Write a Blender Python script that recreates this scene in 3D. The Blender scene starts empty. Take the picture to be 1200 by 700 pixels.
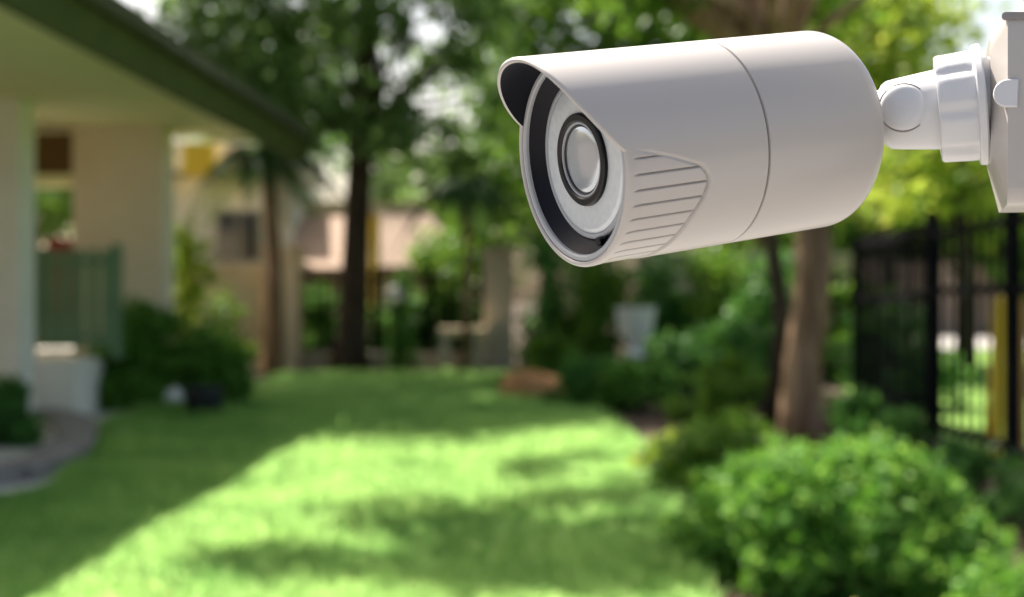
import bpy, math, random
import numpy as np
from mathutils import Vector, Matrix
random.seed(7); rng = np.random.default_rng(7)
SC = bpy.context.scene
COL = SC.collection
R_ = math.radians

# ------------------------------------------------------------------ camera
EYE = 1.3; F = 1667.0; HZ = 350.0          # eye height, focal length and horizon in photo pixels
cd = bpy.data.cameras.new('camera'); cam = bpy.data.objects.new('camera', cd); COL.objects.link(cam)
cam.location = (0, 0, EYE); cam.rotation_euler = (math.pi/2, 0, 0)
cd.sensor_width = 36; cd.lens = F/1200*36; cd.clip_start = 0.02; cd.clip_end = 600
cd.dof.use_dof = True; cd.dof.focus_distance = 0.508; cd.dof.aperture_fstop = 8.8
SC.camera = cam
# ------------------------------------------------------------------ light
SUNV = Vector((-0.40, 0.60, 1.0)).normalized()   # towards the sun: high, left, beyond the garden
w = bpy.data.worlds.new('World'); SC.world = w; w.use_nodes = True
nt = w.node_tree; bg = nt.nodes['Background']
sk = nt.nodes.new('ShaderNodeTexSky'); sk.sky_type = 'NISHITA'; sk.sun_disc = False
sk.sun_elevation = math.asin(SUNV.z); sk.sun_rotation = math.atan2(SUNV.x, SUNV.y)
sk.dust_density = 5.0; sk.air_density = 1.0; sk.ozone_density = 0.4
nt.links.new(sk.outputs[0], bg.inputs[0]); bg.inputs[1].default_value = 0.085
sd = bpy.data.lights.new('sun', 'SUN'); sd.energy = 5.0; sd.angle = R_(0.5); sd.color = (1, .96, .90)
so = bpy.data.objects.new('sun', sd); COL.objects.link(so); so.rotation_euler = SUNV.to_track_quat('Z', 'Y').to_euler()
SC.view_settings.view_transform = 'Standard'; SC.view_settings.look = 'None'; SC.view_settings.gamma = 1
SC.view_settings.exposure = 1.68
SC.view_settings.use_white_balance = True; SC.view_settings.white_balance_temperature = 6800; SC.view_settings.white_balance_tint = 10
SC.cycles.use_denoising = True
SC.cycles.max_bounces = 8; SC.cycles.transparent_max_bounces = 8

# ------------------------------------------------------------------ helpers
def at(px, py, d): return Vector(((px-600)/F*d, d, EYE-(py-HZ)/F*d))
def gd(px, py, z=0.0):
    d = (EYE-z)*F/(py-HZ); return Vector(((px-600)/F*d, d, z))

def link(n, o): n.links.new(o[0], o[1])
def mat(name, col, rough=.7, col2=None, scale=8, spec=.4, metal=0, bump=0, detail=5, island=None, trans=0, coat=0, stretch=None, thsv=(.48, 1, 1.5)):
    m = bpy.data.materials.new(name); m.use_nodes = True; n = m.node_tree; p = n.nodes['Principled BSDF']
    p.inputs['Base Color'].default_value = (*col, 1); p.inputs['Roughness'].default_value = rough
    p.inputs['Specular IOR Level'].default_value = spec; p.inputs['Metallic'].default_value = metal
    p.inputs['Coat Weight'].default_value = coat
    tc = n.nodes.new('ShaderNodeTexCoord'); out = None
    if col2 or bump:
        no = n.nodes.new('ShaderNodeTexNoise'); no.inputs['Scale'].default_value = scale; no.inputs['Detail'].default_value = detail
        src = tc.outputs['Object']
        if stretch:
            mp = n.nodes.new('ShaderNodeMapping'); mp.inputs['Scale'].default_value = stretch
            n.links.new(src, mp.inputs[0]); src = mp.outputs[0]
        n.links.new(src, no.inputs['Vector'])
    if col2:
        r = n.nodes.new('ShaderNodeValToRGB'); r.color_ramp.elements[0].position = .33; r.color_ramp.elements[1].position = .67
        r.color_ramp.elements[0].color = (*col, 1); r.color_ramp.elements[1].color = (*col2, 1)
        n.links.new(no.outputs[0], r.inputs[0]); out = r.outputs[0]
    if island:
        g = n.nodes.new('ShaderNodeNewGeometry'); r2 = n.nodes.new('ShaderNodeValToRGB'); els = r2.color_ramp.elements
        els[0].color = (*island[0], 1); els[1].color = (*island[-1], 1)
        for i, c in enumerate(island[1:-1]): els.new((i+1)/(len(island)-1)).color = (*c, 1)
        n.links.new(g.outputs['Random Per Island'], r2.inputs[0])
        if out:
            mx = n.nodes.new('ShaderNodeMix'); mx.data_type = 'RGBA'; mx.inputs[0].default_value = .5
            n.links.new(out, mx.inputs[6]); n.links.new(r2.outputs[0], mx.inputs[7]); out = mx.outputs[2]
        else: out = r2.outputs[0]
    if out: n.links.new(out, p.inputs['Base Color'])
    if bump:
        b = n.nodes.new('ShaderNodeBump'); b.inputs['Strength'].default_value = bump; b.inputs['Distance'].default_value = .02
        n.links.new(no.outputs[0], b.inputs['Height']); n.links.new(b.outputs[0], p.inputs['Normal'])
    if trans:
        t = n.nodes.new('ShaderNodeBsdfTranslucent'); ms = n.nodes.new('ShaderNodeMixShader'); ms.inputs[0].default_value = trans
        hs = n.nodes.new('ShaderNodeHueSaturation'); hs.inputs['Hue'].default_value = thsv[0]; hs.inputs['Saturation'].default_value = thsv[1]; hs.inputs['Value'].default_value = thsv[2]
        if out: n.links.new(out, hs.inputs['Color'])
        else: hs.inputs['Color'].default_value = (*col, 1)
        n.links.new(hs.outputs[0], t.inputs[0])
        n.links.new(p.outputs[0], ms.inputs[1]); n.links.new(t.outputs[0], ms.inputs[2])
        n.links.new(ms.outputs[0], n.nodes['Material Output'].inputs['Surface'])
    return m

def tag(o, label=None, cat=None, group=None, kind=None):
    if label: o['label'] = label
    if cat: o['category'] = cat
    if group: o['group'] = group
    if kind: o['kind'] = kind
    return o
def thing(name, loc, label, cat, group=None):
    o = bpy.data.objects.new(name, None); COL.objects.link(o); o.location = loc; o.empty_display_size = .1
    return tag(o, label, cat, group)
def wl(o):
    v = Vector((0, 0, 0))
    while o: v = v+o.location; o = o.parent
    return v

class MB:
    def __init__(s): s.v = []; s.f = []
    def add(s, vs, fs):
        k = len(s.v); s.v += [tuple(x) for x in vs]; s.f += [tuple(i+k for i in f) for f in fs]; return s
    def box(s, lo, hi, M=None, ch=0):
        x0, y0, z0 = lo; x1, y1, z1 = hi
        vs = [Vector((x, y, z)) for z in (z0, z1) for x, y in ((x0, y0), (x1, y0), (x1, y1), (x0, y1))]
        if M: vs = [M @ v for v in vs]
        return s.add(vs, [(3, 2, 1, 0), (4, 5, 6, 7), (0, 1, 5, 4), (1, 2, 6, 5), (2, 3, 7, 6), (3, 0, 4, 7)])
    def beam(s, p, q, wd, ht, up=(0, 0, 1)):
        p = Vector(p); q = Vector(q); a = (q-p); L = a.length; a.normalize(); sd_ = a.cross(Vector(up)).normalized(); u = sd_.cross(a)
        M = Matrix((( *a, 0), (*sd_, 0), (*u, 0), (0, 0, 0, 1))).transposed(); M.translation = p
        return s.box((0, -wd/2, -ht/2), (L, wd/2, ht/2), M)
    def tube(s, pts, rad, n=8, cap=True, jit=0):
        pts = [Vector(p) for p in pts]
        if not hasattr(rad, '__len__'): rad = [rad]*len(pts)
        vs = []; 
        for i, p in enumerate(pts):
            a = (pts[min(i+1, len(pts)-1)]-pts[max(i-1, 0)]).normalized()
            ref = Vector((0, 0, 1)) if abs(a.z) < .9 else Vector((1, 0, 0))
            sd_ = a.cross(ref).normalized(); u = a.cross(sd_)
            for k in range(n):
                t = 2*math.pi*k/n; r = rad[i]*(1+random.uniform(-jit, jit))
                vs.append(p+sd_*math.cos(t)*r+u*math.sin(t)*r)
        fs = []
        for i in range(len(pts)-1):
            for k in range(n):
                a, b = i*n+k, i*n+(k+1) % n; fs.append((a, a+n, b+n, b))
        if cap: fs.append(tuple(range(n))); fs.append(tuple(range((len(pts)-1)*n+n-1, (len(pts)-1)*n-1, -1)))
        return s.add(vs, fs)
    def lathe(s, prof, O, A, n=64, S=None, rfun=None):
        """prof: (t, r) along axis A from O"""
        O = Vector(O); A = Vector(A).normalized()
        S = Vector(S) if S else A.cross(Vector((0, 0, 1)) if abs(A.z) < .9 else Vector((1, 0, 0))).normalized(); U = S.cross(A)
        vs = []
        for i, (t, r) in enumerate(prof):
            for k in range(n):
                th = 2*math.pi*k/n; rr = r*(rfun(th, i) if rfun else 1)
                vs.append(O+A*t+U*math.cos(th)*rr+S*math.sin(th)*rr)
        fs = []
        for i in range(len(prof)-1):
            for k in range(n):
                a, b = i*n+k, i*n+(k+1) % n; fs.append((a, b, b+n, a+n))
        return s.add(vs, fs)
    def mesh(s, name, m, smooth=False, org=Vector((0, 0, 0)), ang=None):
        me = bpy.data.meshes.new(name); ox, oy, oz = org
        me.from_pydata([(x-ox, y-oy, z-oz) for x, y, z in s.v], [], s.f); me.materials.append(m)
        me.polygons.foreach_set('use_smooth', [smooth]*len(me.polygons))
        if smooth and ang: me.set_sharp_from_angle(angle=R_(ang))
        me.update(); return me
    def build(s, name, m, parent=None, smooth=False, ang=None, org=None):
        o = org if org is not None else (wl(parent) if parent else Vector((0, 0, 0)))
        ob = bpy.data.objects.new(name, s.mesh(name, m, smooth, o, ang)); COL.objects.link(ob)
        if parent: ob.parent = parent
        elif org is not None: ob.location = org
        return ob
def inst(name, me, parent, wloc, rot=None):
    o = bpy.data.objects.new(name, me); COL.objects.link(o); o.parent = parent
    o.location = Vector(wloc)-(wl(parent) if parent else Vector((0, 0, 0)))
    if rot: o.rotation_euler = rot
    return o

def npmesh(name, V, Fq, k, m, parent=None, loc=None):
    me = bpy.data.meshes.new(name); nf = len(Fq)
    off = np.array(wl(parent)) if parent else (np.array(loc) if loc is not None else np.zeros(3))
    me.vertices.add(len(V)); me.vertices.foreach_set('co', (V-off).astype(np.float32).ravel())
    me.loops.add(nf*k); me.loops.foreach_set('vertex_index', Fq.astype(np.int32).ravel())
    me.polygons.add(nf); me.polygons.foreach_set('loop_start', np.arange(0, nf*k, k, dtype=np.int32))
    me.update(calc_edges=True); me.materials.append(m)
    o = bpy.data.objects.new(name, me); COL.objects.link(o)
    if parent: o.parent = parent
    elif loc is not None: o.location = loc
    return o

def leaf_cloud(name, clumps, dens, size, m, parent=None, loc=None, aspect=.45, shell=.6, flat=.0):
    """clumps: (cx,cy,cz, rx,ry,rz); many small leaf faces spread in each clump's volume"""
    Vs = []
    for cl in clumps:
        c = np.array(cl[:3]); r = np.array(cl[3:6]); n = int(dens*(r[0]*r[1]+r[1]*r[2]+r[0]*r[2])/3)+4
        d = rng.normal(size=(n, 3)); d /= np.linalg.norm(d, axis=1)[:, None]
        lob = 1+.22*np.sin(d[:, :1]*5+c[0]*3)*np.cos(d[:, 1:2]*4+c[1]*5)+.15*np.sin(d[:, 2:]*7+c[2])
        rad = rng.random((n, 1))**(1-shell)*lob
        P = c+d*rad*r
        a = rng.normal(size=(n, 3)); a[:, 2] *= (1-flat); a[:, 2] -= .3; a /= np.linalg.norm(a, axis=1)[:, None]
        b = rng.normal(size=(n, 3)); b -= a*(a*b).sum(1)[:, None]; b /= np.linalg.norm(b, axis=1)[:, None]
        s = size*rng.uniform(.6, 1.35, (n, 1)); wv = b*s*aspect
        Vs.append(np.stack([P, P+a*s*.45+wv*.5, P+a*s, P+a*s*.45-wv*.5], 1))
    V = np.concatenate(Vs).reshape(-1, 3); Fq = np.arange(len(V)).reshape(-1, 4)
    return npmesh(name, V, Fq, 4, m, parent, loc)

def sheet(name, pts, z, m, kind='structure'):
    mb = MB(); mb.add([(p[0], p[1], z) for p in pts], [tuple(range(len(pts)))])
    o = mb.build(name, m)
    if kind: o['kind'] = kind
    # face up
    if o.data.polygons[0].normal.z < 0: o.data.flip_normals()
    return o

# ------------------------------------------------------------------ materials
M_soil = mat('soil', (.030, .020, .013), .95, (.075, .05, .032), 6, .2, bump=.6)
M_lawn = mat('lawn', (.016, .15, .006), .95, (.05, .25, .012), 2.2, .1, bump=.5)
M_blade = mat('grass_blade', (.012, .16, .006), .5, (.16, .38, .05), 1.1,  spec=.3, island=[(.012, .17, .006), (.05, .28, .02), (.26, .44, .12)], trans=.6, thsv=(.46, .78, 2.2))
M_verge = mat('verge', (.10, .2, .03), .9, (.16, .28, .05), 1.5, .2)
M_road = mat('road_concrete', (.34, .32, .30), .9, (.42, .40, .37), 3, .2)
M_pave = mat('paving', (.45, .43, .40), .85, (.55, .53, .49), 3, .3, bump=.2)
M_bounce = mat('bounce_concrete', (.22, .215, .21), .9, (.28, .27, .265), 2, .2)
M_soilkerb = mat('dark_stone', (.045, .038, .032), .95, (.10, .085, .07), 4, .15, bump=.5)  # dark mottled tone for the fence kerb and urn pedestal
M_stone = mat('stone', (.16, .145, .13), .9, (.27, .25, .23), 5, .3, bump=.5)
M_render = mat('cream_render', (.52, .43, .29), .85, (.60, .51, .36), 1.8, .25, bump=.1)
M_pier = mat('pier_render', (.72, .58, .42), .85, (.78, .65, .49), 1.3, .25, bump=.1)
M_white = mat('white_render', (.78, .73, .62), .85, (.84, .80, .70), 2, .25, bump=.1)
M_soffit = mat('soffit_paint', (.84, .77, .42), .8, (.88, .82, .48), 1.5, .25)
M_fascia = mat('fascia_green', (.055, .070, .012), .7, (.075, .09, .018), 3, .15)
M_tile = mat('roof_tile', (.06, .065, .035), .85, (.10, .095, .06), 4, .3)
M_brown = mat('brown_timber', (.10, .055, .018), .7, (.15, .082, .026), 3, .3, stretch=(1, 1, 8))
M_rail = mat('green_paint', (.10, .20, .10), .5, (.13, .24, .125), 3, .4)
M_iron = mat('black_iron', (.003, .003, .0045), .8, None, spec=.06)
M_tan = mat('tan_render', (.64, .50, .33), .85, (.72, .58, .41), 2, .25, bump=.15)
M_greystone = mat('grey_render', (.42, .36, .28), .9, (.52, .46, .37), 3, .3, bump=.3)
M_pink = mat('pink_render', (.46, .33, .25), .9, (.54, .40, .31), 1.5, .25)
M_browntile = mat('brown_tile', (.20, .13, .085), .85, (.28, .19, .13), 4, .3)
M_darktile = mat('dark_brown_tile', (.12, .08, .055), .85, (.18, .125, .085), 4, .2)
M_bark = mat('bark', (.030, .021, .014), .95, (.075, .055, .038), 5, .2, bump=.9, stretch=(3, 3, .6))
M_bark2 = mat('bark_pale', (.11, .062, .035), .95, (.34, .22, .14), 4, .2, bump=.9, stretch=(3, 3, .5))
M_yellow = mat('yellow_paint', (.80, .50, .02), .5, (.85, .56, .04), 4, .4)
M_rust = mat('rust_timber', (.50, .25, .08), .8, (.60, .33, .11), 4, .3)
M_red = mat('red_cloth', (.22, .02, .02), .8)
M_black = mat('black_plastic', (.012, .013, .017), .45)
M_glass = mat('window_glass', (.03, .035, .035), .08, spec=.6)
M_frame = mat('window_frame', (.42, .38, .30), .6)
M_pot = mat('white_glaze', (.78, .75, .72), .5)
M_terra = mat('terracotta', (.36, .16, .06), .85, (.46, .24, .09), 5, .3)
M_lf_dark = mat('leaf_dark', (.03, .08, .02), .5, island=[(.025, .11, .018), (.055, .18, .028), (.12, .28, .06)], trans=.3, spec=.2)
M_lf_tree = mat('leaf_tree', (.03, .08, .02), .5, island=[(.05, .11, .03), (.09, .18, .05), (.16, .27, .08)], trans=.5, spec=.2)
M_lf_mid = mat('leaf_mid', (.05, .12, .03), .45, island=[(.04, .12, .01), (.075, .18, .018), (.13, .25, .03)], trans=.4, spec=.2)
M_lf_lime = mat('leaf_lime', (.12, .2, .03), .5, island=[(.11, .20, .02), (.19, .29, .03), (.32, .38, .07)], trans=.45, spec=.2)
M_lf_bush = mat('leaf_bush', (.05, .16, .03), .6, island=[(.022, .11, .010), (.075, .23, .022), (.22, .42, .08)], trans=.35, spec=.25)
M_lf_palm = mat('leaf_palm', (.025, .055, .018), .7, island=[(.02, .055, .016), (.04, .09, .024)], trans=.2, spec=.1)

# ------------------------------------------------------------------ ground
sheet('ground', [(-200, -30), (200, -30), (200, 400), (-200, 400)], 0, M_soil)
lawn_px = [(840, 760), (830, 700), (812, 640), (800, 590), (775, 545), (725, 500), (640, 455), (600, 441), (340, 441), (300, 455), (262, 480), (170, 482), (112, 505), (97, 545), (60, 580), (-60, 605), (-160, 680)]
lawn = [gd(*p) for p in lawn_px]; lawn += [Vector((-3.2, 2.5, 0)), Vector((-3.2, -3, 0)), Vector((1.1, -3, 0)), Vector((.95, 3, 0))]
sheet('lawn', lawn, .006, M_lawn)
# grass blades
def inpoly(X, Y, poly):
    ins = np.zeros(len(X), bool); n = len(poly)
    for i in range(n):
        x0, y0 = poly[i][0], poly[i][1]; x1, y1 = poly[(i+1) % n][0], poly[(i+1) % n][1]
        c = ((y0 > Y) != (y1 > Y)) & (X < (x1-x0)*(Y-y0)/((y1-y0) or 1e-9)+x0); ins ^= c
    return ins
n = 420000
D = 5.2*np.exp(rng.random(n)**.8*math.log(24.5/5.2)); X = rng.uniform(-.40, .30, n)*D
ok = inpoly(X, D, lawn); D = D[ok]; X = X[ok]
clump = .5+.5*np.sin(X*2.3+1.3*np.sin(D*1.7))*np.sin(D*2.1+X*1.1)
keep = rng.random(len(D)) < .45+.55*clump; D = D[keep]; X = X[keep]; clump = clump[keep]; n = len(D)
hh = rng.uniform(.035, .075, n)*(1+.5*clump)*(1+D/40); th = rng.uniform(0, 2*np.pi, n); le = rng.uniform(.2, .9, n)*hh; ta = rng.uniform(0, 2*np.pi, n)
wd = .006*(1+D/7)
B = np.stack([X, D, np.full(n, .004)], 1); sd3 = np.stack([np.cos(th), np.sin(th), 0*th], 1)*wd[:, None]
T = B+np.stack([np.cos(ta)*le, np.sin(ta)*le, hh], 1)
V = np.stack([B-sd3, B+sd3, T], 1).reshape(-1, 3)
g = npmesh('grass', V, np.arange(len(V)).reshape(-1, 3), 3, M_blade); tag(g, 'short green lawn grass growing across the garden', 'grass', kind='stuff')
nl = 260; LD = rng.uniform(5.4, 20, nl); LX = rng.uniform(-.36, .42, nl)*LD
VV = []
for x, y in zip(LX, LD):
    a, l = random.uniform(0, 6.3), random.uniform(.03, .07); c_, s2 = math.cos(a)*l, math.sin(a)*l; z = .05
    VV += [(x, y, z), (x+c_*.5-s2*.3, y+s2*.5+c_*.3, z+.01), (x+c_, y+s2, z), (x+c_*.5+s2*.3, y+s2*.5-c_*.3, z+.012)]
fl_ = npmesh('fallen_leaves', np.array(VV), np.arange(len(VV)).reshape(-1, 4), 4, mat('dry_leaf', (.3, .2, .05), .8, island=[(.22, .12, .03), (.42, .32, .07), (.30, .36, .08)]))
tag(fl_, 'dry fallen leaves scattered over the lawn and bed', 'fallen leaves', kind='stuff')
# ground beyond the right fence: verge, pavement strip
sheet('grass_verge', [(3.7, 4), (40, 4), (60, 36), (6.6, 36), (4.1, 15)], .004, M_verge)
sheet('bounce_slab', [(-9, -6), (9, -6), (9, 4.6), (-9, 4.6)], .012, M_bounce)  # unseen slab added to bounce neutral light up onto the security camera
sheet('road', [(5.5, 37), (90, 37), (90, 50), (5.5, 50)], .004, M_road)
sheet('paved_path', [gd(-260, 560), gd(-60, 604), gd(60, 578), gd(96, 545), gd(110, 506), gd(160, 484), gd(130, 470), gd(-200, 470)], .008, M_pave)

# ------------------------------------------------------------------ security camera (the subject)
M_shell = mat('shell_plastic', (.358, .334, .310), .37, spec=.5, coat=.1)
M_arm = mat('arm_plastic', (.48, .485, .495), .35, spec=.5)
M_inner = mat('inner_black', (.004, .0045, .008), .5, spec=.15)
M_seam = mat('seam_dark', (.05, .045, .045), .8)
M_greypost = mat('grey_post_paint', (.30, .30, .30), .6, (.34, .34, .34), 5)
M_groove = mat('groove_grey', (.20, .18, .175), .6)
M_ring = mat('ring_grey', (.30, .31, .32), .4)
M_plate = mat('plate_silver', (.50, .535, .555), .24, (.55, .585, .605), 420, metal=.3, spec=.5)
M_lens = mat('lens_glass', (.44, .48, .51), .12, metal=.5, spec=.6, coat=.6)
M_blackgloss = mat('black_gloss', (.004, .0045, .006), .3, spec=.3)
RB = .0375
C0 = Vector((.0208689, .4978849, .0481172+EYE)); AX = Vector((.881851, .4452813, .1551238)).normalized()
SX = AX.cross(Vector((0, 0, 1))).normalized(); UX = SX.cross(AX)     # SX: right and towards the viewer, UX: up
def cyl(t, phi, r): return C0+AX*t+UX*(math.cos(phi)*r)+SX*(math.sin(phi)*r)
root = thing('security_camera', C0+AX*.055-UX*RB, 'white bullet security camera with hooded front and round lens, sharp in the foreground', 'security camera')
TS = .0568
def hood(phi):
    x = abs(((math.degrees(phi)-13+180) % 360)-180)/77.0
    return .0182*max(0, 1-x**2.5)**.92 if x < 1 else 0.
# vent outline: t as a function of phi (degrees)
vb_p = [86, 90, 93, 96, 102, 107, 111, 120, 133, 147, 161, 176, 190, 204]; vb_t = [.000, .0035, .011, .0177, .0285, .0315, .0324, .031, .0274, .0249, .0226, .0213, .018, .006]
vl = [94.2, 102.6, 111, 119.4, 127.8, 136.2, 144.6, 153, 161.4, 170]
phis = np.concatenate([np.arange(0, 84, 1.5), np.arange(84, 206, .3), np.arange(206, 360, 1.5)])
ts = np.concatenate([np.arange(0, .036, .00035)/TS, np.linspace(.036, TS, 9)/TS])
def body_r(t, pd):
    tb = np.interp(pd, vb_p, vb_t, left=-1, right=-1)
    if tb <= 0: return RB
    # signed distance to the outline (metres, approximate)
    sl = (np.interp(pd+1, vb_p, vb_t)-np.interp(pd-1, vb_p, vb_t))/(2*math.radians(1)*RB)
    dd = (tb-t)/math.sqrt(1+sl*sl)
    r = RB
    lower = min(1, max(0, (pd-94)/20))
    if dd > -.0009 and t > .002: r -= (.0003+.0011*lower)*math.exp(-(dd/.00055)**2)*min(1, (t-.002)/.008)
    if dd > 0 and t > .0015:
        r -= .0004*min(1, dd/.001)*min(1, (t-.0015)/.004)*lower
        k = min(abs(pd-q) for q in vl)*math.radians(1)*RB
        r -= .0010*math.exp(-(k/.00028)**2)*min(1, (t-.0015)/.003)*min(1, dd/.0007)
    return r
mb = MB(); nph = len(phis); vs = []
for v in ts:
    for pd in phis:
        ph = math.radians(pd); h = hood(ph); t = -h+v*(TS+h)
        vs.append(cyl(t, ph, body_r(t, pd)))
fs = [(i*nph+k, i*nph+(k+1) % nph, (i+1)*nph+(k+1) % nph, (i+1)*nph+k) for i in range(len(ts)-1) for k in range(nph)]
# turned-in rear lip, rounded front lip and wall thickness
nb = len(vs); ROWS = len(ts)
for pd in phis: vs.append(cyl(TS+.0002, math.radians(pd), RB-.0004))
for pd in phis: vs.append(cyl(TS+.0002, math.radians(pd), RB-.004))
last = (ROWS-1)*nph
for k in range(nph):
    k2 = (k+1) % nph; fs.append((last+k, last+k2, nb+k2, nb+k)); fs.append((nb+k, nb+k2, nb+nph+k2, nb+nph+k))
nb2 = len(vs)
for dt, dr in ((-.0006, -.0002), (-.0010, -.0008), (-.0008, -.0015), (-.0002, -.0019)):
    for pd in phis: vs.append(cyl(-hood(math.radians(pd))+dt, math.radians(pd), RB+dr))
for j in range(4):
    a0 = nb2+j*nph; b0 = 0 if j == 0 else nb2+(j-1)*nph
    for k in range(nph): k2 = (k+1) % nph; fs.append((a0+k, a0+k2, b0+k2, b0+k))
mb.add(vs, fs); mb.build('housing', M_shell, root, True, 40)
# inner lining under the hood
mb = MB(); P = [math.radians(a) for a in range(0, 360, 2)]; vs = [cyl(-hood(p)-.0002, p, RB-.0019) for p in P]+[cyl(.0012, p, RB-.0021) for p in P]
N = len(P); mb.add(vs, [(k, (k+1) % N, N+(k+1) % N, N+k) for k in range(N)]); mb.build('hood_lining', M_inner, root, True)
# front ring, black cone, steps, plate, lens
def lat(name, prof, m, par=root, n=96, ang=35, rf=None):
    b = MB(); b.lathe(prof, C0, AX, n, SX, rf); return b.build(name, m, par, True, ang)
lat('front_ring', [(.0014, RB-.0019), (.0000, RB-.0020), (-.0004, RB-.0025), (-.0004, RB-.0036), (.0002, RB-.0042), (.0012, RB-.0043)], M_ring)
cone = lat('inner_cone', [(.0008, RB-.0040), (.0020, RB-.0046), (.0062, .0285), (.0066, .0280)], M_inner)
lat('retaining_ring', [(.0066, .0284), (.0054, .0282), (.0050, .0276), (.0050, .0266), (.0056, .0262), (.0062, .0262)], M_ring)
pl = lat('face_plate', [(.0062, .0266), (.0052, .0262), (.0048, .0255), (.0047, .0245), (.0047, .0155), (.0047, .0001)], M_plate)
lat('lens_ring', [(.0049, .0166), (.0036, .0163), (.0032, .0158), (.0032, .0139), (.0037, .0134), (.0048, .0134)], M_blackgloss, pl)
lat('lens_bezel', [(.0050, .0135), (.0040, .0134), (.0037, .0131), (.0037, .0126), (.0042, .0124), (.0048, .0124)], M_ring, pl)
lat('lens_inner_ring', [(.0049, .0127), (.0044, .0126), (.0042, .0123), (.0043, .0118), (.0047, .0115)], M_blackgloss, pl)
lat('lens', [(.0048, .0119), (.0045, .0113), (.0043, .0095), (.0041, .006), (.0040, .003), (.0040, .00005)], M_lens, pl)
for pd in (14, 166):
    b = MB(); O = cyl(.0026, R_(pd), .0298)
    b.lathe([(.0040, .0017), (-.0006, .0017), (-.0010, .0013), (-.0010, .00005)], O, AX, 16, SX); b.build('screw', M_blackgloss, root, True, 35)
# seam and rear cap
lat('seam_gasket', [(TS, RB-.0012), (TS+.0014, RB-.0012)], M_seam)  # dark band inside the groove between the two shells
TE = .1142; fr = .0095
prof = [(TS+.0010, RB-.004), (TS+.0010, RB-.0005), (TS+.0013, RB-.0001), (TS+.0018, RB)]
prof += [(TE-fr+fr*math.sin(a), RB-fr+fr*math.cos(a)) for a in [R_(x) for x in range(0, 91, 6)]]+[(TE, .02), (TE, .00005)]
lat('rear_cap', prof, M_shell, root, 128, 40)
# ---- bracket: own axis, nearly side-on to the viewer
AB = Vector((.955, -.27, .085)).normalized(); SB = AB.cross(Vector((0, 0, 1))).normalized(); UB = SB.cross(AB)
DB = .545
O1 = at(1036, 136, DB)        # left end of the knuckle (inside the rear cap)
def bx(px): # distance along AB that reaches image column px
    k = (px-600)/F; return (k*O1.y-O1.x)/(AB.x-k*AB.y)
def blat(name, prof, m, par=root, n=64, ang=35, rf=None, off=0):
    b = MB(); b.lathe(prof, O1+UB*off, AB, n, SB, rf); return b.build(name, m, par, True, ang)
s_ = DB/F
# ball shank that enters the rear cap
b = MB(); b.lathe([(-.012, .010), (.004, .010), (.010, .0125)], O1-AB*.004, AB, 32, SB); b.build('ball_stem', M_arm, root, True, 40)
# knuckle: rounded taper
x1, x2 = bx(1036), bx(1112)
blat('knuckle', [(x1-.004, .004), (x1-.0015, .0095), (x1, .0118), (x1+.002, .0130), (x1+.006, .0136), (x2, .0156)], M_arm)
# round pivot cap facing the viewer
pc = at(1059, 132, DB)+SB*.0143
b = MB(); b.lathe([(-.006, .0086), (.0008, .0086), (.0016, .0082), (.0024, .0072), (.0031, .0052), (.0035, .0026), (.0036, .00005)], pc, SB, 48, UB); b.build('pivot_cap', M_arm, root, True, 35)
b = MB(); b.lathe([(-.004, .0091), (.0006, .0091), (.0006, .0084)], pc, SB, 48, UB); b.build('pivot_groove', M_groove, root, True, 35)
c1, c2, c3 = bx(1099), bx(1143), bx(1155)
rib = lambda th, i: 1-.05*max(0, math.sin(th*8))**2 if 1 < i < 6 else 1
blat('collar_nut', [(c1, .0150), (c1, .0196), (c1+.0010, .0203), (c1+.004, .0204), (c2-.003, .0208), (c2-.001, .0208), (c2, .0207)], M_arm, rf=rib, n=144)
blat('collar_flange', [(c2-.0002, .0200), (c2, .0222), (c2+.0004, .0226), (c3-.0012, .0228), (c3-.0006, .0224), (c3-.0004, .016)], M_arm)
blat('neck', [(c3-.002, .0172), (c3+.010, .0174)], M_arm)
# base block with bevelled edge, running out of the frame to its post
b0 = bx(1158); bt = .0052
def bp(px, py, dep=0, t=None):
    return None
zt0, zt1 = 40, 184; ZT0, ZT1 = 16, 241
cen = O1+AB*b0
def zof(py, along): # height above axis plane for an image row
    P = O1+AB*along; return EYE-(py-HZ)/F*(P.y-.02)
hw0, hw1 = .0180, .0300
sec = []
for (al, zlo, zhi, hw) in ((b0, zof(zt1, b0), zof(zt0, b0), hw0), (b0+bt, zof(ZT1, b0+bt), zof(ZT0, b0+bt), hw1), (b0+.052, zof(ZT1, b0+bt), zof(ZT0, b0+bt), hw1)):
    P = O1+AB*al; ring = []
    cr = .006; zz = [zlo, zhi]; 
    pts = []
    for sx, sz, a0 in ((1, 1, 0), (-1, 1, 90), (-1, -1, 180), (1, -1, 270)):
        for a in (0, 22.5, 45, 67.5, 90):
            an = R_(a0+a); cxx = sx*(hw-cr); czz = (zhi-cr if sz > 0 else zlo+cr)
            pts.append((cxx+math.cos(an)*cr, czz+math.sin(an)*cr))
    sec.append([Vector((P.x+SB.x*u, P.y+SB.y*u, z)) for u, z in pts])
mb = MB(); n0 = len(sec[0]); mb.add([v for s in sec for v in s], [(i*n0+k, i*n0+(k+1) % n0, (i+1)*n0+(k+1) % n0, (i+1)*n0+k) for i in range(2) for k in range(n0)]+[tuple(range(n0)), tuple(range(3*n0-1, 2*n0-1, -1))])
base = mb.build('mount_base', M_shell, root, True, 30)
fc = lambda px, py, out=0: None
def onface(px, py, out=.0):   # point on the viewer-facing side of the base
    P0 = cen+SB*(hw1+out); d = Vector(((px-600)/F, 1, -(py-HZ)/F)); nrm = SB
    E0 = Vector((0, 0, EYE)); l = (P0-E0).dot(nrm)/d.dot(nrm); return E0+d*l
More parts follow.
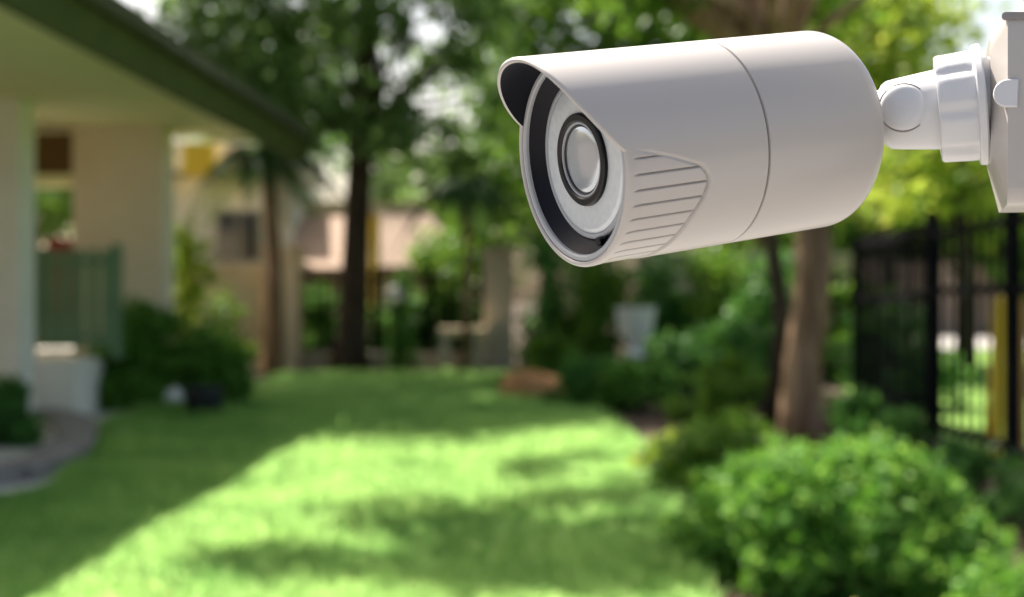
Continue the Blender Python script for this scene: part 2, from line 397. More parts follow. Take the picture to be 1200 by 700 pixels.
def pill(name, x0, y0, x1, y1, m, depth, rl=True, rr=True):
    a, bb = onface(x0, (y0+y1)/2), onface(x1, (y0+y1)/2); r = abs((onface(x0, y0)-onface(x0, y1)).length)/2
    ax = (bb-a).normalized(); L = (bb-a).length; up = SB.cross(ax); pts = []
    for k in range(13):
        t = math.pi/2+math.pi*k/12; pts.append((r+math.cos(t)*r, math.sin(t)*r))
    if rr: 
        for k in range(13):
            t = -math.pi/2+math.pi*k/12; pts.append((L-r+math.cos(t)*r, math.sin(t)*r))
    else: pts += [(L, -r), (L, r)]
    n = len(pts); q = MB()
    v0 = [a+ax*x+up*y-SB*.002 for x, y in pts]; v1 = [a+ax*x+up*y+SB*depth*.6 for x, y in pts]
    cx = sum(p[0] for p in pts)/n; v2 = [a+ax*(cx+(x-cx)*.94)+up*y*.9+SB*depth for x, y in pts]
    q.add(v0+v1+v2, [(i*n+k, i*n+(k+1) % n, (i+1)*n+(k+1) % n, (i+1)*n+k) for i in range(2) for k in range(n)]+[tuple(range(2*n, 3*n))])
    return q.build(name, m, base, True, 30)
pill('cable_notch', 1164, 93, 1193, 126, M_arm, .0010, rr=False)
pill('screw_slot', 1174, 14, 1214, 23, M_groove, .0004)
# post the base is screwed to (outside the frame to the right)
pe = O1+AB*(b0+.052)
mb = MB(); mb.box((pe.x+.001, pe.y-.045, .012), (pe.x+.085, pe.y+.045, 1.75)); tag(mb.build('mounting_post', M_greypost), kind='structure')
# ------------------------------------------------------------------ house on the left
house = thing('house', Vector((-5.2, 16, 0)), 'cream house with green edged eave, porch piers and pale soffit at the left edge', 'house')
E_near, E_far = at(-60, -8.6, 9.2), at(300, 163, 18.3)   # lower fascia edge
E_near = Vector((E_far.x-.38, 7.0, E_far.z))
FA = (E_far-E_near).normalized(); 
fh = .44
mb = MB(); mb.beam(E_near+Vector((0, 0, fh/2)), E_far+FA*3.0+Vector((0, 0, fh/2)), .06, fh); mb.build('fascia', M_fascia, house)
# soffit and end barge
zs = E_far.z
mb = MB(); mb.box((E_far.x-6.5, E_near.y, zs+.012), (E_near.x-.05, E_far.y-.03, zs+.06))
mb.add([(E_near.x-.05, E_near.y, zs+.012), (E_far.x-.05, E_far.y-.03, zs+.012), (E_near.x-.06, E_far.y-.03, zs+.012)], [(0, 1, 2)])
mb.build('soffit', M_soffit, house)
mb = MB(); rz = 2.3
E_tip = E_far+FA*3.0
a, b, c, d = E_near+Vector((.12, 0, fh+.01)), E_tip+Vector((.12, .1, fh+.01)), E_tip+Vector((-5, .1, fh+rz)), E_near+Vector((-5, 0, fh+rz))
th = Vector((0, 0, .09)); mb.add([a, b, c, d, a+th, b+th, c+th, d+th], [(3, 2, 1, 0), (4, 5, 6, 7), (0, 1, 5, 4), (1, 2, 6, 5), (2, 3, 7, 6), (3, 0, 4, 7)])
mb.build('roof', M_tile, house)
mb = MB(); mb.box((-13, 17.6, 6.2), (-8.6, 22, 6.35)); mb.build('roof', M_tile, house)  # unseen slab added to keep the sun off the porch floor
mb = MB(); mb.add([E_far+Vector((-.05, -.03, .06)), E_far+Vector((-5, -.03, .06)), E_far+Vector((-5, -.03, fh+rz))], [(0, 1, 2)]); mb.build('gable', M_render, house)
# gutter: rounded grey lip along the fascia top
mb = MB(); mb.tube([E_near+Vector((.08, 0, fh-.03)), E_tip+Vector((.08, .05, fh-.03))], .055, 10); mb.build('gutter', M_tile, house, True)
PZ = .62
def wpx(x0, x1, d0, d1, z0, z1): return ((x0-600)/F*d0, d0, z0), ((x1-600)/F*d0, d1, z1)
mb = MB(); mb.box(*wpx(85, 190, 17.0, 17.6, 0, zs+.011)); mb.build('pier', M_pier, house)
mb = MB(); mb.box(*wpx(-60, 22, 14.6, 15.1, .012, zs+.009)); mb.build('column', M_white, house)
x0 = (22-600)/F*17.05
mb = MB(); mb.box((-7.6, 17.05, 2.78), ((85-600)/F*17-.002, 17.5, 3.29)); mb.build('header_panel', M_brown, house)
mb = MB(); mb.box((-7.6, 17.0, 2.66), ((85-600)/F*17-.004, 17.55, 2.78)); mb.build('lintel', M_soffit, house)
mb = MB(); mb.box((-9.5, 15.35, .014), (-4.72, 20.5, PZ)); mb.build('porch_floor', M_white, house)
mb = MB(); mb.box((-9.5, 20.5, .0), (-8.1, 20.8, zs)); mb.build('wall', M_render, house)
mb = MB(); mb.box((-9.7, 7.2, .0), (-6.2, 12.6, zs-.003)); mb.build('wall', M_render, house)
# green picket railing
rail = thing('porch_railing', at(75, 410, 16.2), 'green painted picket railing between the pale porch piers', 'railing')
x0, x1 = (20-600)/F*16.2, (131-600)/F*16.2; zb, zt = EYE-(408-HZ)/F*16.2, EYE-(292-HZ)/F*16.2
pk = MB().box((-.062, -.012, 0), (.062, .012, zt-zb)).mesh('picket', M_rail)
npk = 7
for i in range(npk): inst('picket', pk, rail, (x0+.05+(x1-x0-.1)*i/(npk-1), 16.2, zb))
for z in (zb+.12, zt-.14):
    mb = MB(); mb.box((x0, 16.213, z-.035), (x1, 16.25, z+.035)); mb.build('rail', M_rail, rail)
pp = MB().box((-.05, -.05, PZ-zb), (.05, .05, zt-zb+.06)).mesh('post', M_rail)
inst('post', pp, rail, (x1+.05, 16.23, zb)); inst('post', pp, rail, (x0-.06, 16.23, zb))
c = at(66, 284, 18.6); ac = thing('armchair', Vector((c.x, 18.6, PZ)), 'porch armchair with a red back cushion, body darkened as porch shade behind the green railing', 'armchair')
mb = MB(); mb.box((c.x-.42, 18.3, PZ+.05), (c.x+.55, 18.85, PZ+.45)); mb.box((c.x-.42, 18.85, PZ+.05), (c.x+.55, 18.95, c.z-.06)); mb.box((c.x-.5, 18.3, PZ), (c.x-.42, 18.9, PZ+.65)); mb.box((c.x+.55, 18.3, PZ), (c.x+.63, 18.9, PZ+.65)); mb.build('frame', M_black, ac)  # wide black body stands for the shaded porch interior between the pickets
mb = MB(); mb.box((c.x-.16, 18.7, PZ+.45), (c.x+.16, 18.83, c.z+.05)); mb.build('cushion', M_red, ac)
mb = MB(); q = gd(34, 420, .3); mb.lathe([(0, .0001), (0, .09), (.2, .13), (.22, .14), (.22, .12), (.18, .11), (.18, .0001)], at(30, 410, 15.6)-Vector((0, 0, .12)), (0, 0, 1), 20)
tag(mb.build('flower_pot', M_terra, smooth=True, ang=35), 'small terracotta pot at the foot of the green railing', 'pot')
# ------------------------------------------------------------------ back boundary: pillars, walls, fence
def block(name, x0, x1, ytop, d, dep, m, label, cat, z0=0, parts=True):
    lo, hi = wpx(x0, x1, d, d+dep, z0, EYE-(ytop-HZ)/F*d); r = thing(name, Vector(((lo[0]+hi[0])/2, d, z0)), label, cat)
    mb = MB(); mb.box(lo, (hi[0], hi[1], hi[2]-.08)); mb.build('shaft', m, r)
    mb = MB(); mb.box((lo[0]-.05, lo[1]-.05, hi[2]-.08), (hi[0]+.05, hi[1]+.05, hi[2])); mb.build('cap', m, r); return r
block('gate_pillar', 308, 350, 290, 24.6, .6, M_tan, 'tan gate pillar at the back of the lawn, left of the dark trunk', 'pillar')
block('gate_pillar', 566, 602, 290, 24.4, .5, M_greystone, 'grey stone pillar at the right end of the black back fence', 'pillar')
gw = block('garden_wall', 190, 306, 312, 24.9, .25, M_tan, 'low tan boundary wall behind the bushes beside the porch', 'wall')
bw = block('fence_wall', 352, 565, 414, 24.8, .3, M_greystone, 'low grey wall carrying the black back fence', 'wall')
st = thing('garden_bench', gd(545, 440), 'pale stone bench in front of the grey pillar', 'bench')
zsl = EYE-(384-HZ)/F*24.2
mb = MB(); mb.box(((515-600)/F*24.2, 23.9, zsl-.13), ((568-600)/F*24.2, 24.35, zsl)); mb.build('seat', M_tan, st)
for px in (522, 560):
    mb = MB(); mb.box(((px-5-600)/F*24.2, 23.95, 0), ((px+5-600)/F*24.2, 24.3, zsl-.13)); mb.build('leg', M_greystone, st)
def iron_fence(name, A, B, z0, ztop, zmid, step, label, post_step, bw_=.016, sheet_to=None):
    A = Vector(A); B = Vector(B); L = (B-A).length; dr = (B-A)/L; r = thing(name, Vector((A.x, A.y, 0)), label, 'fence')
    rz_ = math.atan2(dr.y, dr.x); nb = int(L/step)
    me = MB().box((-bw_, -bw_*.7, 0), (bw_, bw_*.7, ztop-z0)).mesh('bar', M_iron)
    for i in range(nb+1): p = A+dr*(i*step); inst('bar', me, r, (p.x, p.y, z0), (0, 0, rz_))
    for z in (ztop-.10, zmid, z0+.12):
        mb = MB(); mb.beam((A.x, A.y, z), (B.x, B.y, z), .036, .06); mb.build('rail', M_iron, r)
    pm = MB().box((-.045, -.045, 0), (.045, .045, ztop+.1)).mesh('post', M_iron); npost = max(1, round(L/post_step))
    for i in range(npost+1): p = A+dr*(L*i/npost); inst('post', pm, r, (p.x+.0, p.y+.0, 0), (0, 0, rz_+.001))
    return r
zb_ = EYE-(320-HZ)/F*24.9
iron_fence('iron_fence', ((352-600)/F*24.95, 24.95, 0), ((440-600)/F*24.95, 24.95, 0), .33, zb_, 1.1, .14, 'black iron fence between tan pillar and dark trunk', 1.4)
iron_fence('iron_fence', ((441-600)/F*24.95, 24.95, 0), ((564-600)/F*24.95, 24.95, 0), .33, zb_, 1.1, .14, 'black iron fence between dark trunk and grey pillar', 1.0)
# yellow post and lamp near the main trunk
mb = MB(); p = at(440, 252, 25.6); mb.tube([(p.x, 25.6, 0), (p.x, 25.6, p.z)], .085, 12); tag(mb.build('yellow_post', M_yellow, smooth=True, ang=40, org=Vector((p.x, 25.6, 0))), 'tall yellow post close behind the dark trunk', 'post')
lp = thing('garden_lamp', gd(463, 436), 'white globe lamp on a thin post right of the dark trunk', 'lamp')
p = at(463, 345, 24.3); mb = MB(); mb.lathe([(.15*math.cos(a)*-1, max(.0005, .15*math.sin(a))) for a in [R_(i*15) for i in range(13)]], p, (0, 0, 1), 20); mb.build('globe', M_pot, lp, True)
mb = MB(); mb.tube([(p.x, 24.3, 0), (p.x, 24.3, p.z-.13)], .03, 8); mb.build('post', M_iron, lp)
# neighbour house
nh = thing('neighbour_house', Vector((-5.5, 33, 0)), 'cream neighbouring house with brown tiled porch roof behind the back fence', 'house')
def nb_box(name, x0, x1, y0, y1, d, dep, m, par=None):
    mb = MB(); mb.box(((x0-600)/F*d, d, EYE-(y1-HZ)/F*d), ((x1-600)/F*d, d+dep, EYE-(y0-HZ)/F*d)); return mb.build(name, m, par or nh)
nb_box('wall', 150, 345, 208, 420, 32, 5, M_white); nb_box('wall', 346, 540, 236, 420, 33.4, 4, M_render)
for (x0, x1, y0, y1) in ((252, 306, 246, 308),):
    f_ = nb_box('window', x0, x1, y0, y1, 31.9, .1, M_frame)
    nb_box('pane', x0+4, (x0+x1)/2-2, y0+4, y1-4, 31.86, .03, M_glass, f_); nb_box('pane', (x0+x1)/2+2, x1-4, y0+4, y1-4, 31.86, .03, M_glass, f_)
def lean(x0, x1, yt, yb, d0, d1, m, nm='roof'):
    mb = MB(); A = at(x0, yb, d0); B = at(x1, yb, d0); Cc = at(x1, yt, d1); Dd = at(x0, yt, d1); t = Vector((0, 0, -.12))
    mb.add([A, B, Cc, Dd, A+t, B+t, Cc+t, Dd+t], [(0, 1, 2, 3), (7, 6, 5, 4), (0, 4, 5, 1), (1, 5, 6, 2), (2, 6, 7, 3), (3, 7, 4, 0)]); return mb.build(nm, m, nh)
lean(344, 420, 252, 314, 29.5, 33.3, M_browntile); lean(428, 520, 250, 312, 29.5, 33.3, M_darktile)
nb_box('wall_band', 150, 343, 166, 200, 31.6, 5.2, M_white)
nb_box('column', 318, 332, 200, 330, 30.4, .3, M_render); nb_box('column', 452, 464, 310, 420, 29.8, .3, M_render)
nb_box('awning', 214, 247, 168, 206, 30.6, .5, M_yellow)
# rear right boundary wall and its dark posts
rw = thing('rear_wall', gd(860, 446), 'pinkish rear boundary wall behind the right hand shrubs', 'wall')
lo, hi = wpx(745, 1005, 22.6, 22.8, 0, EYE-(302-HZ)/F*22.6); mb = MB(); mb.box(lo, hi); mb.build('face', M_pink, rw)
mb = MB(); mb.box((lo[0]-.0, 22.55, hi[2]), (hi[0], 22.85, hi[2]+.07)); mb.build('coping', M_greystone, rw)
iron_fence('iron_fence', (1.55, 21.6, 0), (5.2, 21.6, 0), .1, EYE-(316-HZ)/F*21.6, 1.2, .42, 'dark picket fence in front of the pinkish rear wall', 1.3, .035)
# ------------------------------------------------------------------ fence on the right
FA_, FB_ = Vector((3.46, 14.4, 0)), Vector((3.10, 5.2, 0))
def fl(d): k = (14.4-d)/9.2; return FA_.lerp(FB_, k)
kb = MB(); kb.beam((3.50, 14.6, .09), (3.11, 5.0, .09), .16, .2)
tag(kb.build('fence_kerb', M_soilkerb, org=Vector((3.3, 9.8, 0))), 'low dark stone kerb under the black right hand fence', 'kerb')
iron_fence('iron_fence', fl(11.3), fl(5.2), .2, 1.9, 1.36, .24, 'black iron fence running along the right side', 2.0, .014)
gt2 = thing('side_gate', fl(12.9), 'tall dark side gate with close bars beside the pale trunk', 'gate')
A, B = fl(14.35), fl(11.4); dr = (B-A).normalized(); ang = math.atan2(dr.y, dr.x); L = (B-A).length
me = MB().box((-.013, -.010, 0), (.013, .010, 1.72)).mesh('bar', M_iron)
for i in range(23): p = A+dr*(L*i/22); inst('bar', me, gt2, (p.x, p.y, .2), (0, 0, ang))
for z in (.26, 1.3, 1.84): mb = MB(); mb.beam(A+Vector((0, 0, z)), B+Vector((0, 0, z)), .04, .08); mb.build('rail', M_iron, gt2)
# front-facing leaf of the dark corner panel
gp = thing('iron_fence', Vector((3.9, 14.6, 0)), 'black fence panel closing the far right corner behind the pale trunk', 'fence')
for i in range(9): inst('bar', me, gp, (3.5+i*.1, 14.6, .2))
for z in (.26, 1.3, 1.84): mb = MB(); mb.beam((3.46, 14.62, z), (4.4, 14.62, z), .04, .07); mb.build('rail', M_iron, gp)
p = gd(1164, 556); mb = MB(); q = at(1172, 352, p.y); mb.tube([(p.x, p.y, 0), (q.x, p.y, q.z)], .055, 12); mb.lathe([(0, .055), (.02, .045), (.03, .0005)], q, (0, 0, 1), 12)
tag(mb.build('yellow_post', M_yellow, smooth=True, ang=40, org=Vector((p.x, p.y, 0))), 'slim yellow post leaning against the black right hand fence', 'post')
q = at(1192, 350, 9.6); mb = MB(); mb.box((q.x-.05, 9.55, 0), (q.x+.05, 9.65, q.z)); tag(mb.build('timber_stake', M_rust, org=Vector((q.x, 9.6, 0))), 'rusty brown timber stake at the right edge by the fence', 'stake')
q = at(1089, 345, 24); mb = MB(); mb.box((q.x-.13, 23.9, 0), (q.x+.13, 24.1, q.z+.1)); tag(mb.build('concrete_post', M_white, org=Vector((q.x, 24, 0))), 'pale concrete post standing beyond the black fence', 'post')
wlx = thing('street_wall', Vector((14, 51, 0)), 'long dull wall on the far side of the road', 'wall')
mb = MB(); mb.box((6, 51, 0), (40, 51.3, 2.6)); mb.build('face', M_pink, wlx)

# ------------------------------------------------------------------ trees
def tree(name, path, r0, r1, clumps, dens, size, lm, bm, label, group=None, limbs=None, shell=.6, lowest=0):
    base = Vector(path[0]); r = thing(name, base, label, 'tree', group)
    n = len(path); rad = [r0+(r1-r0)*(i/(n-1))**.8 for i in range(n)]; rad[0] *= 1.35
    mb = MB(); mb.tube(path, rad, 12, True, .08); mb.build('trunk', bm, r, True)
    k = 0
    for c in clumps:
        if k >= (len(clumps) if limbs is None else limbs): break
        k += 1
        c3 = Vector(c[:3]); i0 = max(lowest, 0) or max(1, min(n-1, int((.35+.5*random.random())*n))); s = Vector(path[i0]); 
        if s.z > c3.z-.2: 
            cand = [Vector(q) for j, q in enumerate(path) if q[2] < c3.z-.3 or j <= lowest]; s = cand[-1] if len(cand) > 1 else s
        mid = (s+c3)/2+Vector((random.uniform(-.3, .3), random.uniform(-.3, .3), .15)); rr = max(.02, r1*.55)
        mb = MB(); mb.tube([s, s.lerp(mid, .5)+Vector((0, 0, .06)), mid, c3.lerp(mid, .3), c3], [rr, rr*.8, rr*.6, rr*.4, rr*.15], 6, True, .06); mb.build('branch', bm, r, True)
    leaf_cloud('crown', clumps, dens, size, lm, r, shell=shell)
    return r
def cl(px, py, d, rx, rz=None, ry=None):
    p = at(px, py, d); return (p.x, p.y, p.z, rx, ry or rx, rz or rx*.6)
# main dark trunk, centre left
P = [gd(410, 440)]; d1 = P[0].y
P += [at(x, y, d1) for x, y in ((412, 400), (416, 330), (420, 250), (424, 160), (427, 60), (430, -40), (436, -180))]
c1_ = [cl(250, 60, 23, 1.5), cl(330, 30, 22.5, 1.5), cl(300, 110, 22, 1.3), cl(370, 120, 23.5, 1.2, .7), cl(240, 130, 24, .9, .5), cl(390, 40, 25, 1.2), cl(455, 165, 22.8, .7, .35), cl(345, 165, 23.5, .7, .4),
       cl(490, -25, 24, 1.3, .7), cl(560, 20, 24, .9, .8), cl(580, 110, 25, .8, .8), cl(520, 150, 24.5, .6, .3), cl(475, 100, 24, .35, .3), cl(430, 10, 23, .8), cl(540, 70, 23.5, .5, .5), cl(462, 40, 24, .5, .4), cl(505, 75, 25, .45, .4), cl(470, 130, 23.4, .55, .4), cl(500, 195, 24.5, .6, .4), cl(455, 215, 25, .5, .35), cl(545, 185, 24, .6, .5)]
c1_ += [cl(430+math.cos(a)*rr, -110-60*random.random()-k*18, 24+math.sin(a)*rr/70, 1.5, .9) for k, (a, rr) in enumerate([(random.uniform(0, 6.3), random.uniform(60, 260)) for _ in range(7)])]
for k in range(22):
    c1_.append((random.uniform(-6.2, 0.8), random.uniform(17.2, 21.5), random.uniform(6.4, 8.2), random.uniform(.9, 1.5), random.uniform(.9, 1.5), .8))
for k in range(9): c1_.append((random.uniform(-7.0, -4.6), random.uniform(21, 28.5), random.uniform(7.2, 8.6), 1.3, 1.3, .8))
tree('shade_tree', P, .30, .16, c1_, 740, .22, M_lf_tree, M_bark, 'tall tree with straight dark trunk and dark green crown behind the lawn', limbs=22, shell=.5, lowest=4)
# pale trunk on the right whose crown also hangs over the lawn
P = [gd(945, 528)]; d2 = P[0].y
P += [at(x, y, d2) for x, y in ((938, 480), (940, 430), (950, 370), (955, 300), (945, 200), (915, 90), (880, 0), (850, -120), (830, -260))]
c2_ = [cl(830, 10, 12.5, .35, .3), cl(760, -20, 12, .5, .4), cl(960, -5, 13, .55, .4), cl(1080, -60, 12.5, .6, .4)]
c2_ += [(x, y, z, r, r, r*.6) for x, y, z, r in ((-2.4, 11.0, 6.1, .75), (-1.7, 10.4, 5.7, .55), (-2.9, 11.9, 6.4, .7), (-1.2, 11.2, 6.2, .5), (-.4, 10.8, 6.0, .45), (.4, 11.5, 6.3, .7), (1.6, 12.5, 6.6, .9), (2.9, 13.4, 6.4, .8), (2.4, 10.9, 6.2, .8), (.1, 13.2, 6.6, .6), (-1.4, 13.0, 6.9, .45), (3.8, 12.2, 5.9, .8), (1.1, 14.6, 6.5, .8), (-.2, 15.2, 6.6, .7), (-3.6, 10.6, 6.5, .5), (1.2, 10.2, 5.6, .5))]
for k in range(16):
    xx, dd_, h_ = random.uniform(.15, 1.0), random.uniform(6.8, 11.5), random.uniform(5.5, 6.6); q_ = random.uniform(.14, .28); c2_.append((xx-.4*h_, dd_+.6*h_, h_, q_, q_, q_*.7))
c2_ += [(-2.1, 10.2, 6.4, .6, .6, .4), (-2.6, 9.9, 5.9, .6, .6, .4), (-1.9, 10.9, 6.5, .65, .65, .4), (-2.3, 10.4, 6.0, .5, .5, .4)]
tree('lean_tree', P, .19, .12, c2_, 2200, .155, M_lf_mid, M_bark2, 'leaning tree with pale brown trunk right of the lawn', limbs=20, lowest=6)
# trees behind
def btree(px, d, r0, zc, clumps, lm, bm, label, dens=420, size=.25, group=None):
    b = Vector(((px-600)/F*d, d, 0)); P = [b, b+Vector((.05, 0, zc*.35)), b+Vector((-.08, .05, zc*.7)), b+Vector((.05, 0, zc))]
    tree('garden_tree', P, r0, r0*.5, clumps, dens, size, lm, bm, label, group, limbs=7)
def cloud(px, py, d, n, sx, sy, r, dz=1.5):
    return [cl(px+random.uniform(-sx, sx), py+random.uniform(-sy, sy), d+random.uniform(-dz, dz), r*random.uniform(.7, 1.3), r*random.uniform(.5, .9)) for _ in range(n)]
btree(640, 28, .2, 5, cloud(650, 60, 28, 16, 80, 150, 1.1), M_lf_mid, M_bark, 'dark green tree behind the grey pillar, above the camera hood')
btree(690, 23, .14, 3.6, cloud(680, 200, 23, 9, 70, 90, .7), M_lf_mid, M_bark, 'leafy young tree in front of the back fence, below the camera hood', 500, .2)
btree(770, 27, .2, 5, cloud(780, 20, 27, 12, 70, 80, 1.1), M_lf_mid, M_bark, 'green tree behind the camera body, left of the leaning tree')
btree(900, 29, .2, 5, cloud(920, 40, 29, 15, 110, 120, 1.2), M_lf_lime, M_bark2, 'sunlit lime green tree directly behind the leaning trunk')
btree(1040, 26, .18, 4.6, cloud(1040, 110, 26, 14, 80, 120, 1.0), M_lf_lime, M_bark2, 'yellow green tree behind the camera bracket')
btree(1130, 22, .15, 4, cloud(1120, 190, 22, 12, 75, 70, .75), M_lf_lime, M_bark, 'bright green tree above the side gate')
btree(250, 38, .22, 5.5, cloud(330, 120, 38, 10, 80, 60, 1.2), M_lf_dark, M_bark, 'dark tree behind the neighbouring house roof')
btree(500, 36, .18, 5, cloud(490, 215, 36, 9, 50, 40, .9), M_lf_mid, M_bark, 'thin crowned tree behind the neighbouring house, right of the dark trunk', 260, .25)
btree(912, 14.5, .12, 3.0, cloud(900, 120, 15, 6, 40, 50, .5), M_lf_mid, M_bark, 'slim dark trunk just left of the pale leaning trunk')
btree(560, 30, .16, 4, cloud(560, 250, 30, 8, 40, 60, .9), M_lf_mid, M_bark, 'green tree just left of the grey pillar')
for i, (px, d, py) in enumerate(((700, 52, 220), (850, 56, 200), (1000, 54, 190), (1150, 56, 210), (1250, 50, 230))):
    btree(px, d, .3, 5, cloud(px, py, d, 12, 90, 90, 2.4, 2), [M_lf_mid, M_lf_lime][i % 2], M_bark, ['distant tree in the row beyond the back fence, behind the white urn', 'distant tree beyond the pinkish rear wall, left of the leaning trunk', 'distant tree beyond the corner where the side gate stands', 'distant tree across the road, seen through the right hand fence', 'distant tree across the road at the far right edge'][i], 160, .45, 'distant trees beyond the fence')
btree(-30, 30, .2, 4, cloud(40, 220, 30, 10, 70, 50, .9), M_lf_mid, M_bark, 'tree seen through the porch opening behind the railing')
# palm
def palm(base, top, nfr, L, label, droop=1.0, rt=.13):
    r = thing('palm_tree', base, label, 'palm'); mb = MB(); mb.tube([base, base.lerp(top, .5)+Vector((.06, 0, 0)), top], [rt*1.2, rt, rt*.8], 10, True, .06); mb.build('trunk', M_bark2, r, True)
    for i in range(nfr):
        a = 2*math.pi*i/nfr+random.uniform(-.2, .2); el = random.uniform(.1, .9); LL = L*random.uniform(.8, 1.15); pts = []
        for k in range(9):
            t = k/8; hor = LL*t*math.cos(el*.6); pts.append(top+Vector((math.cos(a)*hor, math.sin(a)*hor, LL*(math.sin(el)*t-droop*t*t*1.05))))
        V = []; 
        for k in range(8):
            p0, p1 = pts[k], pts[k+1]; ax = (p1-p0).normalized(); sdv = ax.cross(Vector((0, 0, 1))).normalized()
            for s in (-1, 1):
                for j in range(4):
                    q0 = p0.lerp(p1, j/4); wl_ = LL*.30*math.sin(math.pi*min(.97, (k+j/4+.6)/9)); tip = q0+sdv*s*wl_*.8+ax*wl_*.5-Vector((0, 0, wl_*.45))
                    V += [q0-ax*.02, q0+ax*.02, tip+ax*.01, q0.lerp(tip, .5)-ax*.03]
        V = np.array([tuple(v) for v in V]); npmesh('frond', V, np.arange(len(V)).reshape(-1, 4), 4, M_lf_palm, r)
palm(gd(322, 441.5), at(312, 178, 23.7), 13, 1.35, 'small palm with drooping dark fronds behind the tan pillar')
palm(Vector(((545-600)/F*23.6, 23.6, 0)), at(545, 212, 23.6), 12, 1.15, 'small dark palm left of the grey pillar', 1.1, .07)
palm(Vector(((36-600)/F*19.6, 19.6, PZ)), at(36, 190, 19.6), 9, .9, 'potted palm arching inside the porch opening', 1.1, .04)

# ------------------------------------------------------------------ shrubs
def shrub(name, clumps, dens, size, lm, label, group=None, stems=5, cat='shrub'):
    cs = np.array(clumps); b = Vector((cs[:, 0].mean(), cs[:, 1].mean(), 0)); r = thing(name, b, label, cat, group)
    mb = MB()
    for c in clumps[:stems]: mb.tube([b+Vector((random.uniform(-.05, .05), random.uniform(-.05, .05), 0)), b.lerp(Vector(c[:3]), .5), Vector(c[:3])], [.025, .018, .008], 5)
    mb.build('stem', M_bark, r, True); leaf_cloud('foliage', clumps, dens, size, lm, r, shell=.72); return r
def dome(cx, cy, rx, ry, h, n, r):
    out = []
    for _ in range(n):
        a = random.uniform(0, 6.283); k = random.random()**.5; z = h*math.sqrt(max(0, 1-k*k))*random.uniform(.35, 1)
        out.append((cx+math.cos(a)*rx*k, cy+math.sin(a)*ry*k, max(r*.7, z-r*.3), r*random.uniform(.75, 1.25), r*random.uniform(.75, 1.25), r*random.uniform(.6, 1.0)))
    return out
shrub('hedge_bush', dome(1.46, 6.7, .70, .6, .66, 54, .2), 26000, .055, M_lf_bush, 'large rounded green bush nearest the camera at lower right')
shrub('hedge_bush', dome(1.36, 9.3, .40, .4, .54, 20, .17), 16000, .06, M_lf_mid, 'smaller sunlit bush behind the large rounded one')
shrub('hedge_bush', dome((792-600)/F*10.4, 10.4, .2, .2, .46, 10, .13), 14000, .06, M_lf_lime, 'small clump, pale lime as if sunlit, at the lawn edge, left of the leaning trunk')  # lime leaf colour gives this clump the sunlit highlight of the bush
shrub('hedge_bush', dome(2.22, 5.75, .4, .3, .24, 12, .13), 20000, .05, M_lf_bush, 'low leafy bush at the bottom right corner')
shrub('porch_bush', dome((168-600)/F*17, 16.9, .50, .45, 1.28, 26, .3), 9000, .10, M_lf_bush, 'taller dark green bush in front of the porch pier')
shrub('porch_bush', dome((234-600)/F*17, 17.0, .38, .38, 1.1, 20, .27), 9000, .10, M_lf_bush, 'rounder dark bush right of the porch pier, above the black pot')
shrub('border_plant', dome((8-600)/F*12.6, 12.6, .28, .3, .62, 14, .16), 9000, .09, M_lf_dark, 'small dark plant in the stone edged bed at the left edge')
shrub('wall_shrub', [cl(216, 352, 23.8, .4, .35), cl(240, 392, 23.6, .5, .4), cl(222, 420, 23.5, .5, .4), cl(270, 415, 23.7, .4, .3), cl(206, 300, 23.9, .4, .4), cl(262, 365, 23.8, .3, .3)], 1500, .16, M_lf_mid, 'leafy shrub against the low tan wall above the porch bushes')
shrub('wall_shrub', [cl(505, 300, 25.7, .4, .4), cl(530, 330, 25.6, .4, .4), cl(520, 365, 25.7, .45, .4)], 1500, .18, M_lf_mid, 'taller leafy shrub behind the fence left of the grey pillar')
for (px, py, d_, lm, lb) in ((700, 335, 20.5, M_lf_mid, 'tall loose shrub under the camera housing, left of the white urn'), (770, 325, 21.2, M_lf_dark, 'tall dark shrub behind the white urn'), (835, 330, 20.8, M_lf_mid, 'tall leafy shrub left of the slim dark trunk'), (655, 320, 22, M_lf_dark, 'tall dark shrub right of the grey pillar'), (885, 345, 19.5, M_lf_dark, 'dark tall shrub between the two trunks at right')):
    shrub('tall_shrub', [cl(px+random.uniform(-28, 28), py+random.uniform(-35, 110), d_+random.uniform(-.3, .3), random.uniform(.22, .4), random.uniform(.2, .34)) for _ in range(13)], 1300, .15, lm, lb)
shrub('bed_shrub', dome((752-600)/F*16.2, 16.2, .4, .35, .75, 14, .2), 4500, .1, M_lf_bush, 'low green shrub in front of the white urn')
shrub('banana_plant', [cl(212, 292, 20.5, .25, .3), cl(226, 320, 20.3, .25, .3), cl(205, 350, 20.6, .25, .3)], 1100, .26, M_lf_lime, 'light green leafy plant between the pier and tan wall')
shrub('cypress', [cl(471, 330+k*22, 24.4, .15+.02*k, .3) for k in range(5)], 3000, .14, M_lf_dark, 'narrow near black conifer standing in front of the back fence', cat='conifer')
